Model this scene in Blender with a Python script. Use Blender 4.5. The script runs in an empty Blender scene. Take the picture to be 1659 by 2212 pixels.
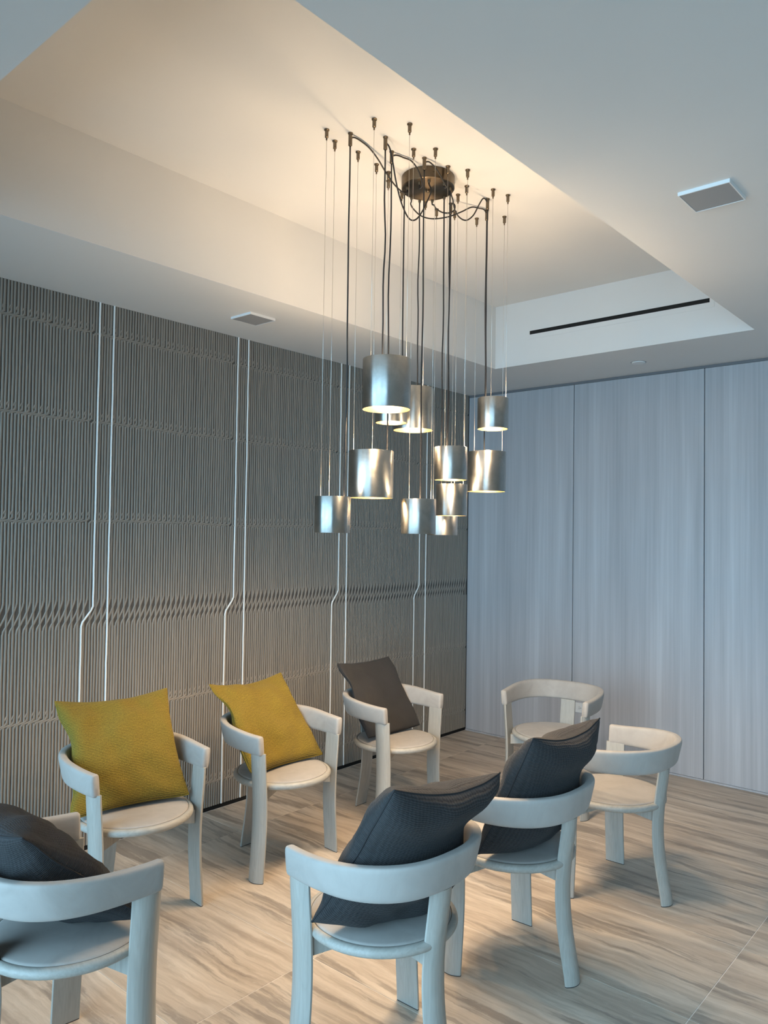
import bpy, bmesh, math, random
from mathutils import Vector, Matrix
from mathutils import noise as mnoise

S = bpy.context.scene
COL = S.collection
random.seed(7)

# ------------------------------------------------------------------ camera
cam_d = bpy.data.cameras.new('camera')
cam_d.sensor_fit = 'VERTICAL'
cam_d.sensor_height = 36.0
cam_d.lens = 27.05
cam_d.clip_start = 0.05
cam = bpy.data.objects.new('camera', cam_d)
COL.objects.link(cam)
def cam_axes(yaw, pitch, roll):
    cy, sy = math.cos(yaw), math.sin(yaw); cp, sp = math.cos(pitch), math.sin(pitch)
    f = Vector((-sy*cp, cy*cp, sp)); r = Vector((cy, sy, 0)); u = r.cross(f)
    cr, sr = math.cos(roll), math.sin(roll)
    return cr*r + sr*u, -sr*r + cr*u, f
_r, _u, _f = cam_axes(math.radians(41.013), math.radians(1.609), math.radians(0.833))
cm = Matrix((_r, _u, -_f)).transposed().to_4x4()
cm.translation = Vector((3.650, -5.249, 1.6))
cam.matrix_world = cm
S.camera = cam

# ------------------------------------------------------------------ sky, light, exposure
ROOM_W, ROOM_L = 5.4, 5.8            # room runs x 0..5.4, y -5.8..0
SOFFIT, TRAY = 2.754, 3.185
SKY_STRENGTH = 7.2
DOWN_W, UP_W = 12.5, 5.6
LAMP_COL = (1.0, 0.73, 0.46)

world = bpy.data.worlds.new('sky')
S.world = world
world.use_nodes = True
bg = world.node_tree.nodes['Background']
bg.inputs[1].default_value = SKY_STRENGTH
wnt = world.node_tree                                   # hazy daylight sky, bright to the horizon, darker ground far below
wtc = wnt.nodes.new('ShaderNodeTexCoord'); wsp = wnt.nodes.new('ShaderNodeSeparateXYZ'); wrp = wnt.nodes.new('ShaderNodeValToRGB')
wma = wnt.nodes.new('ShaderNodeMapRange'); wma.inputs[1].default_value = -1.0; wma.inputs[2].default_value = 1.0
wnt.links.new(wtc.outputs['Generated'], wsp.inputs[0]); wnt.links.new(wsp.outputs['Z'], wma.inputs[0]); wnt.links.new(wma.outputs[0], wrp.inputs[0])
wrp.color_ramp.elements[0].position = 0.30; wrp.color_ramp.elements[0].color = (0.20, 0.33, 0.43, 1)
wrp.color_ramp.elements[1].position = 0.49; wrp.color_ramp.elements[1].color = (0.43, 0.745, 1.0, 1)
wnt.links.new(wrp.outputs[0], bg.inputs[0])

por_d = bpy.data.lights.new('window_portal', 'AREA')
por_d.shape = 'RECTANGLE'; por_d.size = ROOM_W - 0.1; por_d.size_y = 2.6
por_d.cycles.is_portal = True
por = bpy.data.objects.new('window_portal', por_d); por.location = (ROOM_W/2, -ROOM_L - 0.06, 1.36)
por.rotation_euler = (math.radians(-90), 0, math.radians(180))
COL.objects.link(por)

S.view_settings.view_transform = 'Standard'
S.view_settings.look = 'None'
S.view_settings.exposure = 0.22
S.view_settings.gamma = 1.0
S.view_settings.use_curve_mapping = False
S.cycles.max_bounces = 10
S.cycles.diffuse_bounces = 6
S.cycles.caustics_reflective = False
S.cycles.caustics_refractive = False
S.cycles.sample_clamp_indirect = 6.0

# ------------------------------------------------------------------ node helpers
def new_mat(name):
    m = bpy.data.materials.new(name); m.use_nodes = True
    nt = m.node_tree
    b = nt.nodes['Principled BSDF']
    return m, nt, b
def nd(nt, typ, **kw):
    n = nt.nodes.new(typ)
    for k, v in kw.items(): setattr(n, k, v)
    return n
def ramp(nt, fac, stops, interp='LINEAR'):
    r = nd(nt, 'ShaderNodeValToRGB'); cr = r.color_ramp; cr.interpolation = interp
    while len(cr.elements) < len(stops): cr.elements.new(0.5)
    for e, (p, c) in zip(cr.elements, stops): e.position = p; e.color = (*c, 1)
    nt.links.new(fac, r.inputs[0]); return r.outputs[0]
def coords(nt, kind='Object', scale=(1, 1, 1), rot=(0, 0, 0), loc=(0, 0, 0)):
    t = nd(nt, 'ShaderNodeTexCoord'); m = nd(nt, 'ShaderNodeMapping')
    m.inputs['Scale'].default_value = scale; m.inputs['Rotation'].default_value = rot; m.inputs['Location'].default_value = loc
    nt.links.new(t.outputs[kind], m.inputs[0]); return m.outputs[0]
def noise(nt, vec, scale, detail=4, rough=0.5, dist=0.0):
    n = nd(nt, 'ShaderNodeTexNoise')
    n.inputs['Scale'].default_value = scale; n.inputs['Detail'].default_value = detail
    n.inputs['Roughness'].default_value = rough; n.inputs['Distortion'].default_value = dist
    if vec is not None: nt.links.new(vec, n.inputs['Vector'])
    return n.outputs['Fac']
def mixc(nt, fac, a, b, mode='MIX'):
    m = nd(nt, 'ShaderNodeMix', data_type='RGBA', blend_type=mode)
    for sock, v in ((m.inputs[0], fac), (m.inputs[6], a), (m.inputs[7], b)):
        if hasattr(v, 'is_linked') or hasattr(v, 'links'): nt.links.new(v, sock)
        elif isinstance(v, (int, float)): sock.default_value = v
        else: sock.default_value = (*v, 1)
    return m.outputs[2]
def bump(nt, b, height, strength=0.3, dist=0.002):
    n = nd(nt, 'ShaderNodeBump'); n.inputs['Strength'].default_value = strength; n.inputs['Distance'].default_value = dist
    nt.links.new(height, n.inputs['Height']); nt.links.new(n.outputs[0], b.inputs['Normal'])
def plain(name, col, rough=0.5, metal=0.0, var=0.0, vscale=20):
    m, nt, b = new_mat(name)
    if var:
        n = noise(nt, coords(nt), vscale, 5)
        c = ramp(nt, n, [(0.3, tuple(x*(1-var) for x in col)), (0.7, tuple(min(1, x*(1+var)) for x in col))])
        nt.links.new(c, b.inputs['Base Color'])
    else: b.inputs['Base Color'].default_value = (*col, 1)
    b.inputs['Roughness'].default_value = rough; b.inputs['Metallic'].default_value = metal
    return m

# ------------------------------------------------------------------ materials
MAT = {}
MAT['paint'] = plain('ceiling_paint', (0.74, 0.73, 0.71), 0.75, var=0.01, vscale=3)
MAT['white'] = plain('white_plastic', (0.78, 0.78, 0.77), 0.45)
MAT['grille'] = plain('grille_grey', (0.33, 0.33, 0.33), 0.7)
MAT['black'] = plain('black_gap', (0.003, 0.003, 0.003), 0.8)
MAT['gapgrey'] = plain('shadow_gap_grey', (0.17, 0.17, 0.18), 0.6)
MAT['sidewall'] = plain('painted_wall', (0.55, 0.54, 0.52), 0.8, var=0.02, vscale=2)
MAT['frame'] = plain('dark_window_frame', (0.08, 0.08, 0.085), 0.4, 0.6)
MAT['grout'] = plain('grout', (0.78, 0.73, 0.67), 0.8)
MAT['cord'] = plain('black_cord', (0.012, 0.011, 0.012), 0.55)
MAT['steelwire'] = plain('steel_wire', (0.62, 0.60, 0.56), 0.3, 0.9)
MAT['glide'] = plain('felt_glide', (0.02, 0.02, 0.022), 0.8)
MAT['slotblack'] = plain('socket_hole', (0.03, 0.03, 0.03), 0.6)

m, nt, b = new_mat('window_glass')
nt.nodes.remove(b)
tr = nd(nt, 'ShaderNodeBsdfTransparent'); gl = nd(nt, 'ShaderNodeBsdfGlossy'); gl.inputs['Roughness'].default_value = 0.02
fr = nd(nt, 'ShaderNodeFresnel'); fr.inputs[0].default_value = 1.45
mx = nd(nt, 'ShaderNodeMixShader')
nt.links.new(fr.outputs[0], mx.inputs[0]); nt.links.new(tr.outputs[0], mx.inputs[1]); nt.links.new(gl.outputs[0], mx.inputs[2])
nt.links.new(mx.outputs[0], nt.nodes['Material Output'].inputs[0])
MAT['glass'] = m

# travertine tile: veins run along X, every tile its own piece of stone
m, nt, b = new_mat('travertine')
tc = nd(nt, 'ShaderNodeTexCoord'); oi = nd(nt, 'ShaderNodeObjectInfo')
mul = nd(nt, 'ShaderNodeVectorMath', operation='SCALE'); mul.inputs[0].default_value = (37.0, 91.0, 13.0)
nt.links.new(oi.outputs['Random'], mul.inputs['Scale'])
add = nd(nt, 'ShaderNodeVectorMath', operation='ADD')
nt.links.new(tc.outputs['Object'], add.inputs[0]); nt.links.new(mul.outputs[0], add.inputs[1])
warp = nd(nt, 'ShaderNodeTexNoise'); warp.inputs['Scale'].default_value = 2.6; warp.inputs['Detail'].default_value = 8; warp.inputs['Roughness'].default_value = 0.6
nt.links.new(add.outputs[0], warp.inputs['Vector'])
wm = nd(nt, 'ShaderNodeVectorMath', operation='MULTIPLY_ADD'); wm.inputs[1].default_value = (0.22, 0.085, 0)
nt.links.new(warp.outputs['Color'], wm.inputs[0]); nt.links.new(add.outputs[0], wm.inputs[2])
def stretch(sx, sy):
    mp = nd(nt, 'ShaderNodeMapping'); mp.inputs['Scale'].default_value = (sx, sy, 1); nt.links.new(wm.outputs[0], mp.inputs[0]); return mp.outputs[0]
base = ramp(nt, noise(nt, stretch(1.2, 15), 1.0, 6, 0.58), [(0.30, (0.39, 0.32, 0.26)), (0.48, (0.51, 0.43, 0.35)), (0.66, (0.60, 0.52, 0.435))])
fine = ramp(nt, noise(nt, stretch(4.0, 50), 1.0, 6, 0.6), [(0.35, (0.72, 0.70, 0.68)), (0.62, (1.06, 1.06, 1.06))])
c1 = mixc(nt, 0.65, base, fine, 'MULTIPLY')
vein = ramp(nt, noise(nt, stretch(0.75, 9), 1.5, 9, 0.64), [(0.535, (0, 0, 0)), (0.60, (1, 1, 1))])
c2 = mixc(nt, vein, c1, mixc(nt, 0.62, c1, (0.19, 0.16, 0.135)))
pale = ramp(nt, noise(nt, coords(nt, 'Object', (4, 9, 1)), 4, 8, 0.7), [(0.58, (0, 0, 0)), (0.72, (0.35, 0.35, 0.35))])
c3 = mixc(nt, pale, c2, (0.66, 0.60, 0.53))
nt.links.new(c3, b.inputs['Base Color'])
b.inputs['Roughness'].default_value = 0.42; b.inputs['Specular IOR Level'].default_value = 0.35
MAT['tile'] = m

# grey silk-like wall panels, vertical streaks
m, nt, b = new_mat('streaked_panel')
v = coords(nt, 'Object', (9, 9, 0.35))
s1 = noise(nt, v, 1.0, 5, 0.6)
s2 = noise(nt, coords(nt, 'Object', (70, 70, 0.8)), 1.0, 3, 0.6)
c = ramp(nt, s1, [(0.32, (0.40, 0.388, 0.402)), (0.5, (0.465, 0.453, 0.468)), (0.68, (0.535, 0.523, 0.538))])
c = mixc(nt, 0.5, c, ramp(nt, s2, [(0.3, (0.80, 0.80, 0.80)), (0.7, (1.08, 1.08, 1.08))]), 'MULTIPLY')
nt.links.new(c, b.inputs['Base Color']); b.inputs['Roughness'].default_value = 0.5
MAT['panel'] = m

# left wall covering
m, nt, b = new_mat('taupe_wallcovering')
c = ramp(nt, noise(nt, coords(nt, 'Object', (1, 25, 2)), 2.0, 4), [(0.3, (0.078, 0.072, 0.066)), (0.7, (0.105, 0.097, 0.089))])
nt.links.new(c, b.inputs['Base Color']); b.inputs['Roughness'].default_value = 0.7
MAT['wallbase'] = m
m, nt, b = new_mat('taupe_rib')
c = ramp(nt, noise(nt, coords(nt, 'Object', (1, 30, 3)), 2.0, 5), [(0.3, (0.272, 0.243, 0.207)), (0.7, (0.315, 0.283, 0.243))])
nt.links.new(c, b.inputs['Base Color']); b.inputs['Roughness'].default_value = 0.6
MAT['rib'] = m
MAT['whitecord'] = plain('white_cord_paint', (0.86, 0.84, 0.80), 0.6)

# pale ash wood
m, nt, b = new_mat('pale_ash')
g = noise(nt, coords(nt, 'Object', (16, 16, 1.4)), 2.2, 3, 0.5, 0.5)
g2 = noise(nt, coords(nt, 'Object', (160, 160, 3)), 1.0, 3, 0.6)
c = ramp(nt, g, [(0.36, (0.356, 0.341, 0.304)), (0.46, (0.400, 0.383, 0.345)), (0.52, (0.375, 0.356, 0.319)), (0.64, (0.409, 0.393, 0.356))])
c = mixc(nt, 0.45, c, ramp(nt, g2, [(0.35, (0.84, 0.84, 0.83)), (0.6, (1.05, 1.05, 1.05))]), 'MULTIPLY')
nt.links.new(c, b.inputs['Base Color']); b.inputs['Roughness'].default_value = 0.5
bump(nt, b, g2, 0.15, 0.001)
MAT['wood'] = m
# the same ash with the grain lying across the seat
m, nt, b = new_mat('pale_ash_seat')
g = noise(nt, coords(nt, 'Object', (16, 1.4, 16)), 2.2, 3, 0.5, 0.5)
g2 = noise(nt, coords(nt, 'Object', (160, 3, 160)), 1.0, 3, 0.6)
c = ramp(nt, g, [(0.36, (0.356, 0.341, 0.304)), (0.46, (0.400, 0.383, 0.345)), (0.52, (0.375, 0.356, 0.319)), (0.64, (0.409, 0.393, 0.356))])
c = mixc(nt, 0.45, c, ramp(nt, g2, [(0.35, (0.84, 0.84, 0.83)), (0.6, (1.05, 1.05, 1.05))]), 'MULTIPLY')
nt.links.new(c, b.inputs['Base Color']); b.inputs['Roughness'].default_value = 0.5
bump(nt, b, g2, 0.15, 0.001)
MAT['seatwood'] = m
# nubuck leather
m, nt, b = new_mat('pale_nubuck')
g = noise(nt, coords(nt, 'Object'), 9, 5, 0.6, 0.6)
c = ramp(nt, g, [(0.3, (0.335, 0.311, 0.282)), (0.5, (0.375, 0.349, 0.321)), (0.7, (0.407, 0.382, 0.353))])
nt.links.new(c, b.inputs['Base Color']); b.inputs['Roughness'].default_value = 0.75
b.inputs['Sheen Weight'].default_value = 0.15
bump(nt, b, noise(nt, coords(nt, 'Object'), 220, 2), 0.08, 0.001)
MAT['nubuck'] = m

def fabric(name, dark, light, nu, nv, strength):
    m, nt, b = new_mat(name)
    uvn = nd(nt, 'ShaderNodeUVMap')
    sep = nd(nt, 'ShaderNodeSeparateXYZ'); nt.links.new(uvn.outputs[0], sep.inputs[0])
    nz = noise(nt, uvn.outputs[0], 60, 3)
    def wav(sock, n):
        a = nd(nt, 'ShaderNodeMath', operation='MULTIPLY_ADD'); a.inputs[1].default_value = n*6.2832; nt.links.new(sock, a.inputs[0])
        k = nd(nt, 'ShaderNodeMath', operation='MULTIPLY'); k.inputs[1].default_value = 5.0; nt.links.new(nz, k.inputs[0])
        nt.links.new(k.outputs[0], a.inputs[2])
        s_ = nd(nt, 'ShaderNodeMath', operation='SINE'); nt.links.new(a.outputs[0], s_.inputs[0]); return s_.outputs[0]
    wu, wv = wav(sep.outputs[0], nu), wav(sep.outputs[1], nv)
    sm = nd(nt, 'ShaderNodeMath', operation='MULTIPLY_ADD'); sm.inputs[1].default_value = 0.45
    nt.links.new(wu, sm.inputs[0]); nt.links.new(wv, sm.inputs[2])
    mr = nd(nt, 'ShaderNodeMapRange'); mr.inputs[1].default_value = -1.45; mr.inputs[2].default_value = 1.45; nt.links.new(sm.outputs[0], mr.inputs[0])
    mot = noise(nt, uvn.outputs[0], 90, 4, 0.7)
    ad = nd(nt, 'ShaderNodeMath', operation='MULTIPLY'); nt.links.new(mr.outputs[0], ad.inputs[0])
    mm = nd(nt, 'ShaderNodeMapRange'); mm.inputs[1].default_value = 0.3; mm.inputs[2].default_value = 0.65; mm.inputs[3].default_value = 0.45; mm.inputs[4].default_value = 1.15
    nt.links.new(mot, mm.inputs[0]); nt.links.new(mm.outputs[0], ad.inputs[1])
    nt.links.new(ramp(nt, ad.outputs[0], [(0.1, dark), (0.85, light)]), b.inputs['Base Color'])
    b.inputs['Roughness'].default_value = 0.9
    b.inputs['Sheen Weight'].default_value = 0.04; b.inputs['Sheen Roughness'].default_value = 0.5
    bump(nt, b, ad.outputs[0], strength, 0.003)
    return m
MAT['mustard'] = fabric('mustard_weave', (0.105, 0.068, 0.004), (0.31, 0.218, 0.019), 95, 75, 0.5)
MAT['charcoal'] = fabric('charcoal_weave', (0.009, 0.009, 0.010), (0.036, 0.035, 0.037), 40, 95, 0.8)
MAT['charcoalflat'] = fabric('charcoal_felt', (0.016, 0.0155, 0.016), (0.032, 0.031, 0.0315), 120, 120, 0.25)
MAT['charcoalpipe'] = plain('charcoal_seam', (0.018, 0.018, 0.020), 0.9)
MAT['mustardpipe'] = plain('mustard_seam', (0.22, 0.15, 0.012), 0.9)

# pendant metals
def metal(name, c0, c1, rough):
    m, nt, b = new_mat(name)
    g = noise(nt, coords(nt, 'Object', (1, 1, 0.8)), 14, 6, 0.65, 0.7)
    nt.links.new(ramp(nt, g, [(0.32, c0), (0.68, c1)]), b.inputs['Base Color'])
    rr = nd(nt, 'ShaderNodeMapRange'); rr.inputs[3].default_value = rough - 0.06; rr.inputs[4].default_value = rough + 0.10
    nt.links.new(noise(nt, coords(nt, 'Object', (1, 1, 2)), 22, 5), rr.inputs[0]); nt.links.new(rr.outputs[0], b.inputs['Roughness'])
    b.inputs['Metallic'].default_value = 1.0
    b.inputs['Anisotropic'].default_value = 0.8; b.inputs['Anisotropic Rotation'].default_value = 0.25                     # spun metal: highlights run up and down the drum
    tg = nd(nt, 'ShaderNodeTangent', direction_type='RADIAL', axis='Z'); nt.links.new(tg.outputs[0], b.inputs['Tangent'])
    bump(nt, b, noise(nt, coords(nt, 'Object'), 26, 3), 0.10, 0.002)
    return m
MAT['pewter'] = metal('aged_pewter', (0.34, 0.34, 0.32), (0.48, 0.475, 0.45), 0.33)
MAT['brass'] = metal('aged_brass', (0.13, 0.098, 0.066), (0.20, 0.158, 0.112), 0.38)
MAT['gold'] = plain('gold_lining', (0.83, 0.62, 0.32), 0.35, 1.0)
m, nt, b = new_mat('lamp_diffuser')
b.inputs['Base Color'].default_value = (0.9, 0.85, 0.75, 1); b.inputs['Emission Color'].default_value = (1.0, 0.78, 0.5, 1); b.inputs['Emission Strength'].default_value = 2.2
MAT['glow'] = m

# ------------------------------------------------------------------ mesh helpers
def link(name, me, parent=None):
    o = bpy.data.objects.new(name, me); COL.objects.link(o)
    if parent is not None: o.parent = parent
    return o
def mesh(name, verts, faces, mat, smooth=False):
    me = bpy.data.meshes.new(name); me.from_pydata(verts, [], faces)
    if mat: me.materials.append(MAT[mat])
    if smooth: me.polygons.foreach_set('use_smooth', [True]*len(me.polygons))
    me.update(); return me
def auto_smooth(me, deg=40):
    me.polygons.foreach_set('use_smooth', [True]*len(me.polygons))
    bm = bmesh.new(); bm.from_mesh(me); lim = math.radians(deg)
    bmesh.ops.recalc_face_normals(bm, faces=bm.faces)
    for e in bm.edges:
        e.smooth = not (len(e.link_faces) == 2 and e.calc_face_angle(0) > lim)
    bm.to_mesh(me); bm.free(); return me
def box_mesh(name, x0, x1, y0, y1, z0, z1, mat, bev=0.0, seg=2):
    bm = bmesh.new()
    vs = [bm.verts.new((x, y, z)) for z in (z0, z1) for y in (y0, y1) for x in (x0, x1)]
    for f in ((0, 2, 3, 1), (4, 5, 7, 6), (0, 1, 5, 4), (2, 6, 7, 3), (1, 3, 7, 5), (0, 4, 6, 2)): bm.faces.new([vs[i] for i in f])
    if bev: bmesh.ops.bevel(bm, geom=list(bm.edges), offset=bev, segments=seg, profile=0.5, affect='EDGES')
    me = bpy.data.meshes.new(name); bm.to_mesh(me); bm.free(); me.materials.append(MAT[mat])
    return me
def join_boxes(name, boxes, mat):
    V, F = [], []
    for (x0, x1, y0, y1, z0, z1) in boxes:
        n = len(V); V += [(x, y, z) for z in (z0, z1) for y in (y0, y1) for x in (x0, x1)]
        F += [tuple(n+i for i in f) for f in ((0, 2, 3, 1), (4, 5, 7, 6), (0, 1, 5, 4), (2, 6, 7, 3), (1, 3, 7, 5), (0, 4, 6, 2))]
    return mesh(name, V, F, mat)
def lathe(name, prof, mat, n=48, center=(0, 0), closed=True, deg=35):
    V, F = [], []
    for (r, z) in prof:
        for i in range(n):
            a = 2*math.pi*i/n; V.append((center[0]+r*math.cos(a), center[1]+r*math.sin(a), z))
    k = len(prof)
    for j in range(k-1):
        for i in range(n):
            F.append((j*n+i, j*n+(i+1) % n, (j+1)*n+(i+1) % n, (j+1)*n+i))
    me = mesh(name, V, F, mat)
    bm = bmesh.new(); bm.from_mesh(me); bmesh.ops.remove_doubles(bm, verts=bm.verts, dist=1e-6); bm.to_mesh(me); bm.free()
    return auto_smooth(me, deg)
def tube(name, pts, r, mat, n=8, cap=True):
    pts = [Vector(p) for p in pts]; V, F = [], []
    t0 = (pts[1]-pts[0]).normalized(); up = Vector((0, 0, 1)) if abs(t0.z) < 0.9 else Vector((1, 0, 0))
    a = t0.cross(up).normalized()
    for i, p in enumerate(pts):
        t = (pts[min(i+1, len(pts)-1)] - pts[max(i-1, 0)]).normalized()
        a = (a - t*a.dot(t)).normalized(); b2 = t.cross(a)
        for k in range(n):
            w = 2*math.pi*k/n; V.append(p + r*(math.cos(w)*a + math.sin(w)*b2))
    for i in range(len(pts)-1):
        for k in range(n): F.append((i*n+k, i*n+(k+1) % n, (i+1)*n+(k+1) % n, (i+1)*n+k))
    if cap: F += [tuple(range(n))[::-1], tuple((len(pts)-1)*n+k for k in range(n))]
    return mesh(name, [tuple(v) for v in V], F, mat, True)
def catmull(pts, sub=10):
    P = [Vector(p) for p in pts]; P = [P[0]*2-P[1]] + P + [P[-1]*2-P[-2]]; out = []
    for i in range(1, len(P)-2):
        for k in range(sub):
            t = k/sub; a, b_, c_, d_ = P[i-1], P[i], P[i+1], P[i+2]
            out.append(0.5*((2*b_) + (c_-a)*t + (2*a-5*b_+4*c_-d_)*t*t + (3*b_-a-3*c_+d_)*t**3))
    out.append(P[-2]); return out
def empty(name, loc=(0, 0, 0), rz=0.0):
    o = bpy.data.objects.new(name, None); COL.objects.link(o); o.location = loc; o.rotation_euler = (0, 0, rz); o.empty_display_size = 0.1
    return o
def tag(o, label, cat, group=None):
    o['label'] = label; o['category'] = cat
    if group: o['group'] = group
    return o
def struct(o, label=None):
    o['kind'] = 'structure'
    if label: o['label'] = label
    return o

# ------------------------------------------------------------------ floor: travertine tiles in stack bond
TX, TY, X0, Y0 = 1.186, 0.586, 0.352, -2.602
fl = struct(link('floor', box_mesh('floor', -0.2, ROOM_W+0.2, -ROOM_L-0.2, 0.2, -0.08, -0.0015, 'grout')), 'travertine tile floor with pale grout lines')
tile_cache = {}
xs = [X0 + TX*k for k in range(-1, 6)]; ys = [Y0 + TY*k for k in range(-7, 6)]
for i in range(len(xs)-1):
    for j in range(len(ys)-1):
        ax, bx = max(xs[i], 0), min(xs[i+1], ROOM_W); ay, by = max(ys[j], -ROOM_L), min(ys[j+1], 0)
        if bx-ax < 0.02 or by-ay < 0.02: continue
        w, d = round(bx-ax-0.0028, 4), round(by-ay-0.0028, 4)
        if (w, d) not in tile_cache: tile_cache[(w, d)] = box_mesh('floor_tile', -w/2, w/2, -d/2, d/2, -0.012, 0, 'tile', 0.0008, 1)
        t = link('floor_tile', tile_cache[(w, d)], fl); t.location = ((ax+bx)/2, (ay+by)/2, 0)

# ------------------------------------------------------------------ ceiling with raised tray
TRX0, TRX1, TRY0, TRY1 = 0.735, 2.417, -4.435, -0.742
gx = [-0.1, TRX0, TRX1, ROOM_W+0.1]; gy = [-ROOM_L-0.1, TRY0, TRY1, 0.1]
V = [(x, y, SOFFIT) for y in gy for x in gx] + [(x, y, TRAY) for y in (TRY0, TRY1) for x in (TRX0, TRX1)]
F = []
for j in range(3):
    for i in range(3):
        if (i, j) != (1, 1): F.append((j*4+i, (j+1)*4+i, (j+1)*4+i+1, j*4+i+1))
q = [5, 6, 10, 9]; tq = [16, 17, 19, 18]
for k in range(4): F.append((q[k], q[(k+1) % 4], tq[(k+1) % 4], tq[k]))
F.append((16, 18, 19, 17))
struct(link('ceiling', mesh('ceiling', V, F, 'paint')), 'white ceiling with a deep raised rectangular tray')
struct(link('ceiling', box_mesh('ceiling', -0.2, ROOM_W+0.2, -ROOM_L-0.2, 0.2, TRAY+0.02, TRAY+0.12, 'paint')), 'slab above the ceiling tray')

# ------------------------------------------------------------------ left wall: ribbed wallcovering
PW, NP = 0.8795, 8
wl = struct(link('wall_left', box_mesh('wall_left', -0.16, -0.012, -ROOM_L-0.1, 0.1, -0.02, SOFFIT+0.6, 'black')), 'taupe ribbed wallcovering with pairs of white vertical cords')
ZB, ZT = 0.026, SOFFIT
MAIN = 1.168; FINE = [2.592, 2.143, 1.640, 0.680, 0.166]
NR = 56; PIT = PW/NR
def wob(y, z, k):   # hand-made wobble of a rib
    return 0.0016*mnoise.noise(Vector((k*3.17, z*5.5, 1.3))) + 0.0011*mnoise.noise(Vector((k*1.7, z*17.0, 5.1)))
def ribbon(V, F, pts, w, h, base=0.0):
    # low half-round strip standing proud of the wall (wall normal +X)
    n0 = len(V); n = len(pts)
    for i, (y, z) in enumerate(pts):
        a = pts[max(i-1, 0)]; c_ = pts[min(i+1, n-1)]
        dy, dz = c_[0]-a[0], c_[1]-a[1]; L = math.hypot(dy, dz) or 1; ny, nz = -dz/L, dy/L
        for s_, hh in ((-0.5, 0.0), (-0.41, 0.85), (0.0, 1.0), (0.41, 0.85), (0.5, 0.0)):
            V.append((base + h*hh, y+ny*w*s_, z+nz*w*s_))
    for i in range(n-1):
        for s_ in range(4):
            a = n0+i*5+s_; F.append((a, a+1, a+6, a+5))
def vertical(y, z0, z1, k, step=0.045):
    n = max(2, int((z1-z0)/step)+1)
    return [(y + wob(y, z0+(z1-z0)*i/n, k), z0+(z1-z0)*i/n) for i in range(n+1)]
RW, RH = 0.0108, 0.0026
for p in range(NP):
    y1 = -p*PW; y0 = y1-PW
    if y0 < -ROOM_L: break
    pan = link('wall_panel', box_mesh('wall_panel', -0.012, 0.0, y0+0.0008, y1-0.0008, ZB, ZT, 'wallbase'), wl)
    V, F = [], []
    cl, cr_ = 15, 20                    # slots taken by the two white cords
    for k in range(NR):
        y = y0 + (k+0.5)*PIT; gk = p*NR+k; even = (k % 2 == 1)
        if k == cr_: continue
        w = RW*(0.9+0.25*random.random())
        if not even:
            ribbon(V, F, vertical(y, ZB, ZT, gk), w, RH); continue
        # slanting ribs: straight between bands, stepping four slots sideways inside each band
        cuts = sorted([(MAIN, 0.075, 0.060, 1)] + [(f, 0.009, 0.007, 0) for f in FINE], reverse=True)
        top = ZT
        if k == cl: cuts = [c_ for c_ in cuts if c_[0] < MAIN]; top = MAIN-0.055
        for (zc, ha, hb, main) in cuts:
            jz = 0.010*mnoise.noise(Vector((y*2.2+p*3.1, zc*7, 2.0))) if not main else 0.012*mnoise.noise(Vector((y*1.6, 3.0, 2.0)))
            zt, zb = zc+ha+jz, zc-hb+jz
            ribbon(V, F, vertical(y, zt, top, gk), w, RH)
            yb = y-4*PIT
            if yb > -ROOM_L+0.02:
                if main: d = [(y, zt+0.01), (y-0.25*PIT, zt-0.012), (y-1.6*PIT, zc+jz+0.012), (y-2.5*PIT, zc+jz-0.015), (y-3.8*PIT, zb+0.012), (yb, zb-0.008)]
                else:
                    d = [(y, zt+0.010), (y-0.5*PIT, zt-0.002), (y-1.2*PIT, zc+jz+0.003), (y-2.5*PIT, zc+jz-0.001), (y-3.5*PIT, zb+0.003), (yb, zb-0.008)]
                    ribbon(V, F, [(y+0.1*PIT, zc+jz+0.050), (y-0.35*PIT, zc+jz+0.037), (y-1.1*PIT, zc+jz+0.024)], w*0.9, RH*1.02)
                ribbon(V, F, d, w*0.95, RH*1.05)
            top = zb
        ribbon(V, F, vertical(y, ZB, top, gk), w, RH)
    rb = link('rib_relief', mesh('rib_relief', V, F, 'rib', True), pan); rb['kind'] = 'stuff'
    yl = y0 + (cl+0.5)*PIT; yr = y0 + (cr_+0.5)*PIT
    V, F = [], []
    ptsl = vertical(yl, MAIN+0.045, ZT, p*2+900)[::-1] + [(yl-0.012, MAIN+0.022), (yl-3.4*PIT, MAIN-0.030)] + [(a-3.8*PIT, z) for a, z in vertical(yl, ZB, MAIN-0.050, p*2+900)[::-1]]
    ribbon(V, F, ptsl, 0.0092, 0.0068); link('white_cord', mesh('white_cord', V, F, 'whitecord', True), pan)
    V, F = [], []
    ribbon(V, F, vertical(yr, ZB, ZT, p*2+901)[::-1], 0.0092, 0.0068); link('white_cord', mesh('white_cord', V, F, 'whitecord', True), pan)
struct(link('baseboard_left', box_mesh('baseboard_left', -0.012, -0.006, -ROOM_L, 0, 0, ZB, 'black')), 'recessed black shadow line under ribbed wall')

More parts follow.
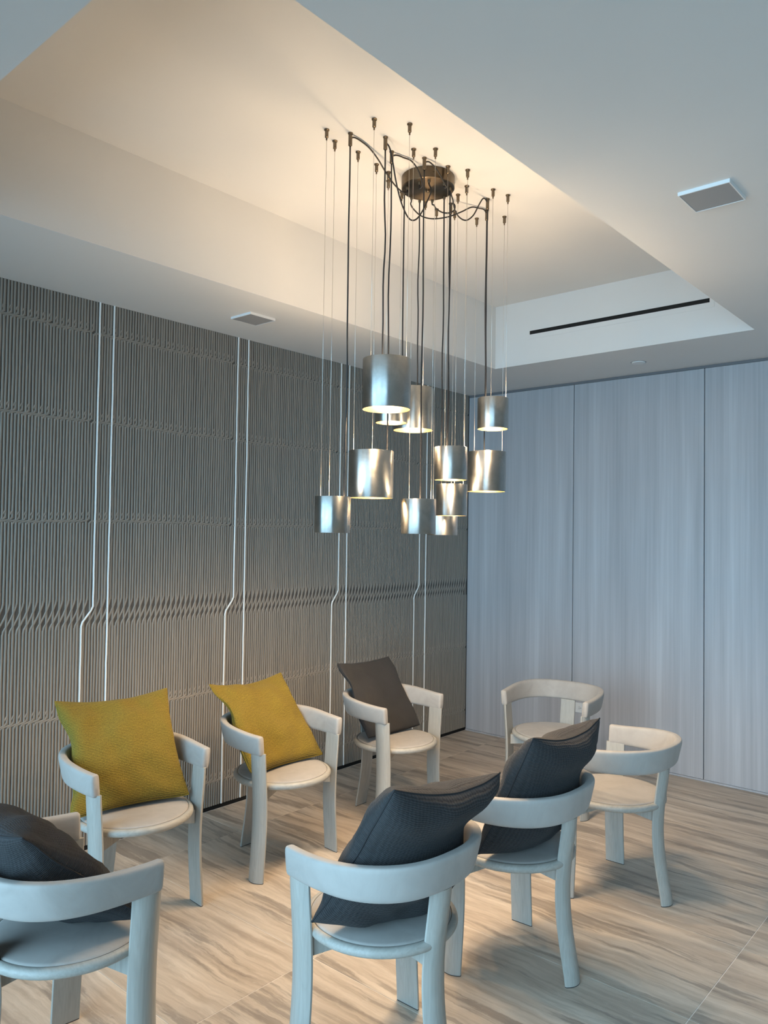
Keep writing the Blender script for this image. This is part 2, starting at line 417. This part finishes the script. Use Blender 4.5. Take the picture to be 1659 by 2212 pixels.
# ------------------------------------------------------------------ back wall: grey streaked panels
wb = struct(link('wall_back', box_mesh('wall_back', -0.16, ROOM_W+0.1, 0.018, 0.16, -0.02, SOFFIT+0.6, 'gapgrey')), 'lavender grey wall of tall streaked panels')
seams = [0.003, 0.953, 1.903, 2.853, 3.803, 4.753, 5.703, ROOM_W]
for a, c_ in zip(seams[:-1], seams[1:]):
    w = c_-a-0.005
    o = link('wall_panel', box_mesh('wall_panel', -w/2, w/2, 0, 0.018, 0.014, SOFFIT-0.020, 'panel', 0.0015, 1), wb); o.location = ((a+c_)/2, 0, 0)
struct(link('trim_1', box_mesh('trim_1', 0, ROOM_W, 0.004, 0.016, SOFFIT-0.018, SOFFIT, 'gapgrey')), 'dark shadow gap above grey panels')
struct(link('baseboard_back', box_mesh('baseboard_back', 0.0, ROOM_W, 0.002, 0.016, 0, 0.012, 'panel')), 'thin grey skirting under grey panels')

# ------------------------------------------------------------------ walls behind the camera: plain side wall, glazed front
struct(link('wall_right', box_mesh('wall_right', ROOM_W, ROOM_W+0.15, -ROOM_L-0.15, 0.1, -0.02, SOFFIT+0.6, 'sidewall')), 'plain pale side wall')
struct(link('wall_front', join_boxes('wall_front', [(-0.15, ROOM_W, -ROOM_L-0.15, -ROOM_L, -0.02, 0.04), (-0.15, ROOM_W, -ROOM_L-0.15, -ROOM_L, 2.68, SOFFIT+0.6), (-0.15, 0.0, -ROOM_L-0.15, -ROOM_L, 0.04, 2.68)], 'sidewall')), 'front wall around the tall windows')
spans = [((k+0.5)*ROOM_W/4, -ROOM_L-0.06, 0.0, ROOM_W/8) for k in range(4)]
for k, (wx, wy, wr_, w) in enumerate(spans):
    wn = empty('window_%d' % (k+1), (wx, wy, 0.04), wr_); struct(wn, 'tall fixed window pane behind the viewer')
    link('window_frame', join_boxes('window_frame', [(-w, -w+0.03, -0.03, 0.03, 0, 2.64), (w-0.03, w, -0.03, 0.03, 0, 2.64), (-w+0.03, w-0.03, -0.03, 0.03, 0, 0.05), (-w+0.03, w-0.03, -0.03, 0.03, 2.59, 2.64)], 'frame'), wn)
    link('pane', box_mesh('pane', -w+0.03, w-0.03, -0.004, 0.004, 0.05, 2.59, 'glass'), wn)

# ------------------------------------------------------------------ chairs
def u_path(n=56):
    """centre line of the backrest in plan: squarish half ring running forward into both arms (chair faces +X)"""
    RX, RY, EX, tip = 0.264, 0.262, 2.45, 0.132; left = []
    for i in range(9):
        t = tip*(1-i/9.0); left.append((t, RY - 0.45*t*t))
    arc = []
    for i in range(n+1):
        a = math.pi/2 + math.pi*i/n; ca, sa = math.cos(a), math.sin(a)
        arc.append((-RX*abs(ca)**(2/EX), RY*math.copysign(abs(sa)**(2/EX), sa)))
    return left + arc + [(x, -y) for x, y in left[::-1]]
def build_backrest():
    P = u_path(); th = 0.0185; ns = 32; sec = []
    for i in range(ns):                        # rounded-rectangle cross-section
        a = 2*math.pi*i/ns; ca, sa = math.cos(a), math.sin(a)
        sec.append((th*math.copysign(abs(ca)**0.55, ca), math.copysign(abs(sa)**0.34, sa)))
    V, F, rings = [], [], []; n = len(P)
    def ring(c0, nx, ny, sc):
        rear = min(1.0, max(0.0, (0.15-c0[0])/0.40)); rear = rear*rear*(3-2*rear)
        hz = 0.0445+0.0095*rear; zc = 0.621+0.017*rear; fl_ = 0.004+0.008*rear
        rings.append(len(V))
        for (o_, h) in sec:
            V.append((c0[0]+nx*(o_*sc+fl_*h), c0[1]+ny*(o_*sc+fl_*h), zc + hz*h*(1-(1-sc)*0.22)))
    for i in range(n):
        a, c_ = P[max(i-1, 0)], P[min(i+1, n-1)]
        dx, dy = c_[0]-a[0], c_[1]-a[1]; L = math.hypot(dx, dy); tx, ty = dx/L, dy/L; nx, ny = ty, -tx
        nx, ny = (-nx, -ny) if (nx*P[i][0]+ny*P[i][1] < 0) else (nx, ny)
        ends = ((0.009, 0.50), (0.006, 0.82), (0.002, 0.96))
        if i == 0:
            for e_, sc in ends: ring((P[0][0]-tx*e_, P[0][1]-ty*e_), nx, ny, sc)
        ring(P[i], nx, ny, 1.0)
        if i == n-1:
            for e_, sc in ends[::-1]: ring((P[i][0]+tx*e_, P[i][1]+ty*e_), nx, ny, sc)
    for r in range(len(rings)-1):
        for k in range(ns): F.append((rings[r]+k, rings[r]+(k+1) % ns, rings[r+1]+(k+1) % ns, rings[r+1]+k))
    F += [tuple(rings[0]+k for k in range(ns)), tuple(rings[-1]+k for k in range(ns))[::-1]]
    return auto_smooth(mesh('backrest', V, F, 'nubuck'), 60)
def leg_prof(wd=0.092, th=0.030, ed=0.008):
    # lens-shaped board: flat towards the seat, rounded outside. (t along the tangent, o outwards)
    pr = [(-wd/2+0.002, -th/2), (wd/2-0.002, -th/2), (wd/2, -th/2+0.002)]
    for i in range(13):
        t = 1-2*i/12; pr.append((wd/2*t, -th/2+ed + (th-ed)*(1-abs(t)**2.2)))
    pr.append((-wd/2, -th/2+0.002))
    return pr
def build_leg(bow, flare):
    pr = leg_prof(); V, F = [], []; n = len(pr); N = 18; Z0, Z1 = 0.003, 0.585
    for j in range(N+1):
        t = j/N; z = Z0 + (Z1-Z0)*t
        off = -bow*math.sin(math.pi*min(1, t*1.0))**1.3 + flare*(1-t)**2
        for (a, o_) in pr: V.append((o_+off, a, z))         # local X = outwards, Y = tangent
    for j in range(N):
        for k in range(n): F.append((j*n+k, j*n+(k+1) % n, (j+1)*n+(k+1) % n, (j+1)*n+k))
    F += [tuple(range(n))[::-1], tuple(N*n+k for k in range(n))]
    leg = auto_smooth(mesh('leg', V, F, 'wood'), 40)
    gp = [(o_*0.97+flare, a*0.985) for a, o_ in pr]
    gv = [(x, y, 0.0) for x, y in gp] + [(x, y, 0.0032) for x, y in gp]
    gf = [tuple(range(n))[::-1], tuple(range(n, 2*n))] + [(k, (k+1) % n, n+(k+1) % n, n+k) for k in range(n)]
    return leg, mesh('glide', gv, gf, 'glide')
ME_BACK = build_backrest()
ME_LEG_R, ME_GL_R = build_leg(0.030, 0.016)
ME_LEG_F, ME_GL_F = build_leg(0.016, 0.000)
rim = [(0.0, 0.404), (0.196, 0.404), (0.218, 0.406)] + [(0.222+0.0155*math.sin(a), 0.4215-0.0155*math.cos(a)) for a in [math.pi*i/8 for i in range(9)]] + [(0.2185, 0.4365), (0.2170, 0.4330), (0.0, 0.4330)]
ME_SEAT = lathe('seat', rim, 'seatwood', 64)
padp = [(0.0, 0.4335), (0.2150, 0.4335), (0.2160, 0.4365), (0.2135, 0.4392), (0.206, 0.4410), (0.18, 0.4438), (0.12, 0.4462), (0.06, 0.4475), (0.0, 0.448)]
ME_PAD = lathe('seat_pad', padp, 'nubuck', 64, deg=60)
def build_stretcher(L):
    V = []; w = 0.021
    for (x, zb) in ((0.0, 0.372), (L*0.55, 0.360), (L, 0.348)):
        V += [(x, -w, zb), (x, w, zb), (x, w, 0.405), (x, -w, 0.405)]
    F = [(0, 1, 2, 3)[::-1], (8, 9, 10, 11)]
    for s_ in (0, 4):
        for k in range(4): F.append((s_+k, s_+(k+1) % 4, s_+4+(k+1) % 4, s_+4+k))
    me = mesh('stretcher', V, F, 'wood'); return auto_smooth(me, 30)
ME_STR_R, ME_STR_F = build_stretcher(0.212), build_stretcher(0.245)
# (radial point of the leg, outward direction)
FRONT_T = 0.104
LEGS = [((-0.250, 0.0), math.pi, ME_LEG_R, ME_GL_R, ME_STR_R),
        ((FRONT_T, 0.2520), math.radians(86), ME_LEG_F, ME_GL_F, ME_STR_F),
        ((FRONT_T, -0.2520), math.radians(-86), ME_LEG_F, ME_GL_F, ME_STR_F)]
def chair(x, y, deg, label):
    c_ = tag(empty('barrel_chair', (x, y, 0), math.radians(deg)), label, 'chair', 'pale barrel chairs in a ring')
    link('backrest', ME_BACK, c_)
    s_ = link('seat', ME_SEAT, c_); link('seat_pad', ME_PAD, s_)
    for (lx, ly), ang, ml, mg, ms in LEGS:
        l_ = link('leg', ml, c_); l_.location = (lx, ly, 0); l_.rotation_euler = (0, 0, ang); link('glide', mg, l_)
        t_ = link('stretcher', ms, c_); t_.rotation_euler = (0, 0, math.atan2(ly, lx))
    return c_
CHAIRS = {
 1: (0.753, -3.472, 0, 'pale three-legged barrel chair holding the upright mustard cushion, left of its twin by ribbed wall'),
 2: (0.782, -2.683, 0, 'pale three-legged barrel chair holding the slanted mustard cushion, middle of the ribbed-wall row'),
 3: (0.808, -1.852, 1, 'pale three-legged barrel chair by ribbed wall holding the flat charcoal cushion'),
 4: (1.385, -1.085, -85, 'empty barrel chair in front of the wall socket, nearest the grey panelled wall'),
 5: (1.465, -4.110, 88, 'barrel chair cut off at the lower left corner holding a charcoal cushion'),
 6: (2.070, -3.418, 176.5, 'barrel chair in centre foreground seen from behind with a charcoal cushion'),
 7: (2.080, -2.668, 179, 'barrel chair seen from behind with charcoal cushion, between foreground chair and the empty right chair'),
 8: (2.105, -1.838, 178, 'empty barrel chair seen from behind, rightmost of the ring'),
}
for k, (x, y, d, lb) in CHAIRS.items(): chair(x, y, d, lb)

# ------------------------------------------------------------------ cushions
def smooth(a, b, x):
    t = min(1.0, max(0.0, (x-a)/(b-a))); return t*t*(3-2*t)
def settle(P, ch):
    """soft collision of a cushion point with the chair that holds it: backrest ring, front legs, seat"""
    cx, cy, dg = CHAIRS[ch][:3]; a = math.radians(dg); fx, fy = math.cos(a), math.sin(a)
    dx, dy = P.x-cx, P.y-cy; X, Y = dx*fx+dy*fy, -dx*fy+dy*fx
    w = smooth(0.50, 0.575, P.z)*(1-smooth(0.69, 0.82, P.z))
    lim = 0.236
    rv = abs(Y)/lim if X > 0 else ((abs(X)/lim)**2.45 + (abs(Y)/lim)**2.45)**(1/2.45)
    if rv > 1 and w > 0:
        k = 1/rv
        if X > 0: Y = Y*(1+(k-1)*w)
        else: X, Y = X*(1+(k-1)*w), Y*(1+(k-1)*w)
    wl_ = smooth(0.03, 0.06, X)*(1-smooth(0.16, 0.20, X))
    if abs(Y) > 0.228: Y = math.copysign(abs(Y)+(0.228-abs(Y))*wl_, Y)
    z = P.z
    if X*X+Y*Y < 0.245**2: z = max(z, 0.4495 - 0.012*(X*X+Y*Y)/0.06)
    return Vector((cx + X*fx - Y*fy, cy + X*fy + Y*fx, z))
def cushion(ch, o, u, v, s, T, mat, pipe, label, pinch=0.075, seed=0, wr=0.010, power=0.46, bend=0.03):
    o, u, v = Vector(o), Vector(u).normalized(), Vector(v)
    v = (v - u*v.dot(u)).normalized(); n = u.cross(v)
    mt = Matrix((u, v, n)).transposed().to_4x4(); mt.translation = o
    inv = mt.inverted()
    c_ = tag(empty('throw_cushion'), label, 'cushion', 'loose square cushions on the chairs'); c_.matrix_world = mt
    N = 40; V, F, UV = [], [], []
    def pt(a, b_, side):
        x = s/2*a*(1-pinch*(1-b_*b_)**1.3*abs(a)**3); y = s/2*b_*(1-pinch*(1-a*a)**1.3*abs(b_)**3)
        h = T*max(0.0, (1-a**2)*(1-b_**2))**power
        nz = mnoise.noise(Vector((a*1.7+seed*7, b_*1.7, side*3.1)))*wr*2 + mnoise.noise(Vector((a*4+seed*5, b_*4, side*2.7)))*wr
        h = max(h + nz*min(1, h/(T*0.5)), 0.0)
        wav = 0.006*mnoise.noise(Vector((a*2.3+seed, b_*2.3, 4.4)))
        p_ = mt @ Vector((x, y + s/2, side*h + bend*(a*a-0.33) + wav))
        return tuple(inv @ settle(p_, ch))
    idx = {}
    for side in (1, -1):
        for j in range(N+1):
            for i in range(N+1):
                a, b_ = math.sin(math.pi/2*(-1+2*i/N)), math.sin(math.pi/2*(-1+2*j/N))
                edge = i in (0, N) or j in (0, N)
                key = (i, j, 0 if edge else side)
                if key not in idx:
                    idx[key] = len(V); V.append(pt(a, b_, side)); UV.append((a*0.5+0.5, b_*0.5+0.5))
    for side in (1, -1):
        for j in range(N):
            for i in range(N):
                q_ = [idx[(ii, jj, 0 if (ii in (0, N) or jj in (0, N)) else side)] for (ii, jj) in ((i, j), (i+1, j), (i+1, j+1), (i, j+1))]
                F.append(tuple(q_) if side == 1 else tuple(q_[::-1]))
    me = mesh('cushion_cover', V, F, mat, True)
    uvl = me.uv_layers.new(name='UVMap')
    for lp in me.loops: uvl.data[lp.index].uv = UV[lp.vertex_index]
    link('cushion_cover', me, c_)
    border = [(i, 0) for i in range(N)] + [(N, j) for j in range(N)] + [(N-i, N) for i in range(N)] + [(0, N-j) for j in range(N)]
    bp = [Vector(V[idx[(i, j, 0)]]) for i, j in border]
    link('seam', tube('seam', bp + [bp[0]], 0.003, pipe, 6, False), c_)
    return c_
cushion(1, (0.776, -3.504, 0.457), (0.192, 0.981, 0.004), (-0.529, 0.10, 0.843), 0.485, 0.085, 'mustard', 'mustardpipe', 'upright mustard yellow woven cushion on the chair nearest the left edge', seed=1)
cushion(2, (0.808, -2.682, 0.455), (-0.06, 0.997, -0.014), (-0.645, -0.03, 0.765), 0.49, 0.075, 'mustard', 'mustardpipe', 'mustard yellow woven cushion leaning far back on the middle wall-side chair', seed=2)
cushion(3, (0.785, -1.852, 0.462), (-0.003, 1.0, -0.02), (-0.566, 0.02, 0.824), 0.45, 0.040, 'charcoalflat', 'charcoalpipe', 'thin flat charcoal felt cushion on the wall-side chair nearest the corner', pinch=0.01, seed=3, wr=0.004, power=0.25)
cushion(5, (1.405, -4.000, 0.462), (-1.0, 0.0, 0.0), (0.0, -0.735, 0.678), 0.485, 0.098, 'charcoal', 'charcoalpipe', 'charcoal woven cushion at the lower left edge on the cut-off chair', seed=4)
cushion(6, (2.070, -3.445, 0.450), (-0.038, -0.988, 0.12), (0.53, 0.107, 0.842), 0.50, 0.122, 'charcoal', 'charcoalpipe', 'plump charcoal woven cushion on the centre foreground chair', seed=5)
cushion(7, (2.112, -2.680, 0.450), (-0.003, -1.0, 0.025), (0.442, 0.01, 0.897), 0.495, 0.118, 'charcoal', 'charcoalpipe', 'plump charcoal woven cushion on the chair behind the foreground one', seed=6)

# ------------------------------------------------------------------ pendant cluster
CAN_C, CAN_R, CAN_H = (1.562, -2.582), 0.118, 0.052
can = tag(empty('ceiling_canopy', (CAN_C[0], CAN_C[1], TRAY)), 'round aged brass canopy on the tray ceiling feeding the pendant cords', 'ceiling rose')
link('canopy_drum', lathe('canopy_drum', [(0, 0), (CAN_R, 0), (CAN_R, -CAN_H+0.003), (CAN_R-0.003, -CAN_H), (0, -CAN_H)], 'brass', 64), can)
for a in (20, 140, 260):
    sc = link('screw', lathe('screw', [(0, 0.004), (0.004, 0.003), (0.005, 0), (0, 0)], 'brass', 12), can)
    a_ = math.radians(a+180); sc.location = (CAN_R*math.cos(a_)*0.999, CAN_R*math.sin(a_)*0.999, -0.022); sc.rotation_euler = (0, math.radians(90), a_)
ctr = link('centre_boss', lathe('centre_boss', [(0, -CAN_H-0.014), (0.006, -CAN_H-0.014), (0.009, -CAN_H-0.010), (0.009, -CAN_H), (0, -CAN_H)], 'brass', 20), can)

ME_ANCH = lathe('wire_anchor', [(0, 0), (0.0105, 0), (0.0105, -0.004), (0.0072, -0.0055), (0.0072, -0.032), (0.0032, -0.034), (0.0032, -0.043), (0, -0.043)], 'brass', 16)
ME_CANCH = lathe('cord_anchor', [(0, 0), (0.010, 0), (0.010, -0.004), (0.0078, -0.0055), (0.0078, -0.050), (0.0050, -0.053), (0, -0.053)], 'brass', 16)
ME_REL = lathe('strain_relief', [(0, 0), (0.0065, 0), (0.0065, -0.008), (0.004, -0.014), (0, -0.014)], 'brass', 14)
def shade_meshes(r, h):
    w = 0.0022
    out = lathe('lamp_shade', [(r-w, 0.0), (r-0.0008, 0.0), (r, 0.0012), (r, h-0.0012), (r-0.0008, h), (r-w, h), (r-w, h*0.43)], 'pewter', 72, deg=50)
    inn = lathe('lining', [(r-w-0.0002, h*0.43), (r-w-0.0002, h*0.3), (r-w-0.0002, 0.0005), (r-w-0.0015, 0.0005), (r*0.78, h*0.34)], 'gold', 72, deg=60)
    dif = lathe('diffuser', [(0, h*0.345), (r*0.785, h*0.345), (r*0.785, h*0.37), (0, h*0.37)], 'glow', 48)
    plate = lathe('top_plate', [(0, h*0.41), (r-w-0.0003, h*0.41), (r-w-0.0003, h*0.43), (0, h*0.43)], 'pewter', 48)
    return out, inn, dif, plate
SM, LG = (0.0708, 0.142), (0.0935, 0.194)
MESH_SM, MESH_LG = shade_meshes(*SM), shade_meshes(*LG)
A = dict(a1=(1.507, -3.161), a2=(1.470, -3.078), a3=(1.560, -3.082), a4=(1.482, -2.953), a5=(1.703, -3.100), a6=(1.470, -2.824), a7=(1.648, -2.971), a8=(1.592, -2.867),
         a9=(1.463, -2.737), a9b=(1.409, -2.675), a10=(1.785, -2.986), a11=(1.675, -2.825), a12=(1.664, -2.739), a13=(1.746, -2.770), a14=(1.696, -2.615), a15=(1.743, -2.535),
         a16=(1.651, -2.410), a17=(1.569, -2.363), a18=(1.384, -2.550), a19=(1.409, -2.404), a20=(1.393, -2.295), a21=(1.486, -2.306), a22=(1.447, -2.220), a23=(1.484, -2.083),
         a24=(1.650, -2.238), a25=(1.725, -2.306), a26=(1.746, -2.213), a27=(1.603, -2.015), a24b=(1.578, -2.135))
ZC = TRAY-CAN_H
# size, x, y, bottom z, wire anchors, cord anchor or None, canopy exit, slack points of the cord (relative drop below the tray), label
PEND = [
 ('L', 1.716, -3.020, 2.077, ('a5', 'a10'), 'a7', (1.625, -2.655), [(1.651, -2.949, 0.036), (1.642, -2.918, 0.079), (1.626, -2.876, 0.142), (1.615, -2.83, 0.205), (1.615, -2.788, 0.252), (1.624, -2.761, 0.264), (1.635, -2.733, 0.24), (1.64, -2.693, 0.174), (1.64, -2.66, 0.108)], 'large pewter drum pendant hanging highest and nearest, lit gold rim below'),
 ('S', 1.450, -2.680, 2.088, ('a9', 'a9b'), None, (1.462, -2.625), [], 'small pewter drum pendant half hidden behind the highest large drum'),
 ('L', 1.422, -2.491, 2.078, ('a18', 'a19'), None, (1.466, -2.520), [], 'large dull pewter drum pendant behind the highest drum, right of it'),
 ('S', 1.703, -2.255, 2.089, ('a25', 'a26'), 'a24', (1.640, -2.513), [(1.651, -2.261, 0.008), (1.646, -2.274, 0.012), (1.645, -2.303, 0.051), (1.645, -2.348, 0.114), (1.635, -2.391, 0.148), (1.624, -2.431, 0.142), (1.625, -2.466, 0.119), (1.636, -2.495, 0.09)], 'small pewter drum pendant hanging high at far right with gold rim'),
 ('L', 1.522, -2.888, 1.746, ('a4', 'a6'), 'a8', (1.580, -2.665), [(1.598, -2.841, 0.008), (1.607, -2.806, 0.008), (1.614, -2.769, 0.008), (1.615, -2.731, 0.023), (1.61, -2.694, 0.051), (1.6, -2.67, 0.076), (1.585, -2.668, 0.084)], 'large pewter drum pendant at mid height below the highest one'),
 ('S', 1.689, -2.560, 1.835, ('a14', 'a15'), None, (1.650, -2.535), [], 'small pewter drum pendant, top of the right-hand stack of three'),
 ('L', 1.562, -2.089, 1.812, ('a23', 'a27'), 'a24b', (1.458, -2.570), [(1.58, -2.163, 0.008), (1.57, -2.19, 0.008), (1.554, -2.231, 0.012), (1.534, -2.289, 0.049), (1.508, -2.36, 0.089), (1.48, -2.436, 0.115), (1.46, -2.495, 0.117), (1.45, -2.539, 0.099), (1.45, -2.564, 0.082)], 'large pewter drum pendant rightmost at mid height before the grey wall'),
 ('S', 1.521, -3.109, 1.600, ('a1', 'a2'), 'a3', (1.508, -2.660), [(1.56, -3.056, 0.008), (1.56, -3.015, 0.008), (1.55, -2.953, 0.01), (1.538, -2.887, 0.028), (1.523, -2.824, 0.051), (1.511, -2.755, 0.074), (1.508, -2.7, 0.086), (1.511, -2.675, 0.084)], 'small pewter drum pendant hanging lowest at far left'),
 ('S', 1.690, -2.780, 1.601, ('a11', 'a13'), 'a12', (1.658, -2.592), [(1.67, -2.716, 0.011), (1.674, -2.687, 0.019), (1.674, -2.648, 0.038), (1.671, -2.608, 0.062), (1.67, -2.59, 0.074)], 'small pewter drum pendant hanging lowest in the middle of the cluster'),
 ('S', 1.596, -2.423, 1.685, ('a16', 'a17'), None, (1.575, -2.478), [], 'small pewter drum pendant, middle one of the right-hand stack of three'),
 ('S', 1.434, -2.269, 1.597, ('a20', 'a22'), 'a21', (1.512, -2.485), [(1.504, -2.316, 0.008), (1.52, -2.319, 0.025), (1.527, -2.334, 0.052), (1.524, -2.365, 0.075), (1.516, -2.408, 0.086), (1.511, -2.45, 0.082), (1.513, -2.474, 0.072)], 'small pewter drum pendant hanging lowest and farthest, under the stack of three'),
]
for pi, (sz, x, y, zb, wires, ca, ex, slack, lb) in enumerate(PEND):
    r, h = SM if sz == 'S' else LG
    ms = MESH_SM if sz == 'S' else MESH_LG
    t = tag(empty('pendant_lamp', (x, y, zb), random.uniform(0, 6.28)), lb, 'pendant lamp', 'pewter drum pendants of the cluster')
    inv = Matrix.Rotation(-t.rotation_euler.z, 4, 'Z') @ Matrix.Translation((-x, -y, -zb))
    sh = link('lamp_shade', ms[0], t); link('lining', ms[1], sh); link('diffuser', ms[2], sh); link('top_plate', ms[3], sh)
    def loc(p): return inv @ Vector(p)
    top = zb+h*0.43
    for wk in wires:
        ax, ay = A[wk]
        dx, dy = ax-x, ay-y; dd = math.hypot(dx, dy); lim = r-0.008
        bx, by = (x+dx*min(1, lim/dd), y+dy*min(1, lim/dd))
        an = link('wire_anchor', ME_ANCH, t); an.location = loc((ax, ay, TRAY)); an.rotation_euler = (0, 0, 0)
        link('suspension_wire', tube('suspension_wire', [loc((ax, ay, TRAY-0.04)), loc((bx, by, top))], 0.00085, 'steelwire', 6), t)
    # mains cord: out of the canopy, slack to its hook, then straight down
    ncord = [(ex[0], ex[1], ZC+0.002), (ex[0], ex[1], ZC-0.02)]
    if ca:
        ax, ay = A[ca]
        an = link('cord_anchor', ME_CANCH, t); an.location = loc((ax, ay, TRAY))
        ncord += [(a_, b_, TRAY-d_) for a_, b_, d_ in slack[::-1]]
        ncord += [(ax, ay, TRAY-0.020)]
        crv = [loc(p) for p in catmull(ncord, 8)]
    else:
        ax, ay = ex; crv = [loc(p) for p in ncord]
    dx, dy = ax-x, ay-y; dd = math.hypot(dx, dy) or 1; lim = r-0.014
    bx, by = (x+dx*min(1, lim/dd), y+dy*min(1, lim/dd))
    z0 = TRAY-0.045 if ca else ZC-0.04
    down = []
    for k in range(15):
        f = k/14; w_ = math.sin(math.pi*f)*0.004
        down.append(loc((ax+(bx-ax)*f + w_*mnoise.noise(Vector((pi*3.3, f*4, 0)))*2, ay+(by-ay)*f + w_*mnoise.noise(Vector((pi*5.1, f*4, 9)))*2, z0+(top-z0)*f)))
    if ca:
        link('slack_cord', tube('slack_cord', crv, 0.0032, 'cord', 8), t)
        link('power_cord', tube('power_cord', down, 0.0032, 'cord', 8), t)
    else:
        link('power_cord', tube('power_cord', crv+down, 0.0032, 'cord', 8), t)
    rl = link('strain_relief', ME_REL, t); rl.location = loc((ex[0], ex[1], ZC+0.0005))
    # the lamp's own light: one source shining down past the diffuser, one up through the open top
    for nm, zz, pw in (('bulb_down', h*0.27, DOWN_W), ('bulb_up', h*0.66, UP_W)):
        ld = bpy.data.lights.new(nm, 'POINT'); ld.energy = pw*(1.5 if sz == 'L' else 1.0); ld.color = LAMP_COL; ld.shadow_soft_size = 0.028
        lo = bpy.data.objects.new(nm, ld); COL.objects.link(lo); lo.parent = t; lo.location = (0, 0, zz)

# ------------------------------------------------------------------ ceiling fittings, slot, socket
def speaker(x, y, label):
    s_ = tag(empty('ceiling_speaker', (x, y, SOFFIT)), label, 'speaker', 'square ceiling speakers')
    a, c_ = 0.083, 0.086
    link('frame', join_boxes('frame', [(-a, -a+0.004, -c_, c_, -0.012, 0), (a-0.004, a, -c_, c_, -0.012, 0), (-a+0.004, a-0.004, -c_, -c_+0.004, -0.012, 0), (-a+0.004, a-0.004, c_-0.004, c_, -0.012, 0)], 'white'), s_)
    link('grille', box_mesh('grille', -a+0.004, a-0.004, -c_+0.004, c_-0.004, -0.0105, 0, 'grille'), s_)
speaker(0.399, -2.610, 'small square white speaker plate on the ceiling above the ribbed wall')
speaker(2.794, -2.610, 'square speaker plate on the ceiling at upper right')
dc = tag(empty('ceiling_cover', (1.595, -0.350, SOFFIT)), 'small round white cover plate on the ceiling above the grey panels', 'cover plate')
link('disc', lathe('disc', [(0, 0), (0.044, 0), (0.044, -0.004), (0.041, -0.007), (0, -0.008)], 'white', 40), dc)
link('collar', lathe('collar', [(0.044, -0.0005), (0.050, -0.0005), (0.050, 0), (0.044, 0)], 'grille', 40), dc)

sl = tag(empty('air_slot', (1.592, TRY1, 2.9625)), 'long black linear air slot in the far side of the ceiling tray', 'air vent')
hw, hh = 0.612, 0.043; sw, shh = 0.586, 0.0125
link('frame', join_boxes('frame', [(-hw, hw, -0.003, 0, shh, hh), (-hw, hw, -0.003, 0, -hh, -shh), (-hw, -sw, -0.003, 0, -shh, shh), (sw, hw, -0.003, 0, -shh, shh)], 'paint'), sl)
link('slot', box_mesh('slot', -sw, sw, -0.0008, 0, -shh, shh, 'black'), sl)

ot = tag(empty('wall_socket', (1.043, 0, 0.343)), 'white double power socket on the grey panel behind the empty chair', 'socket')
link('plate', box_mesh('plate', -0.058, 0.058, -0.006, 0, -0.036, 0.036, 'white', 0.002, 2), ot)
for dx in (-0.021, 0.021):
    r_ = link('receptacle', box_mesh('receptacle', -0.017, 0.017, -0.0075, -0.005, -0.015, 0.015, 'white', 0.001, 1), ot); r_.location = (dx, 0, 0)
    for (sx, sz_, w_, h_) in ((-0.005, 0.006, 0.0035, 0.0014), (-0.005, -0.006, 0.0045, 0.0014), (0.007, 0, 0.0026, 0.0026)):
        hole = link('pin_slot', box_mesh('pin_slot', sx-w_, sx+w_, -0.0079, -0.0070, sz_-h_, sz_+h_, 'slotblack'), r_)
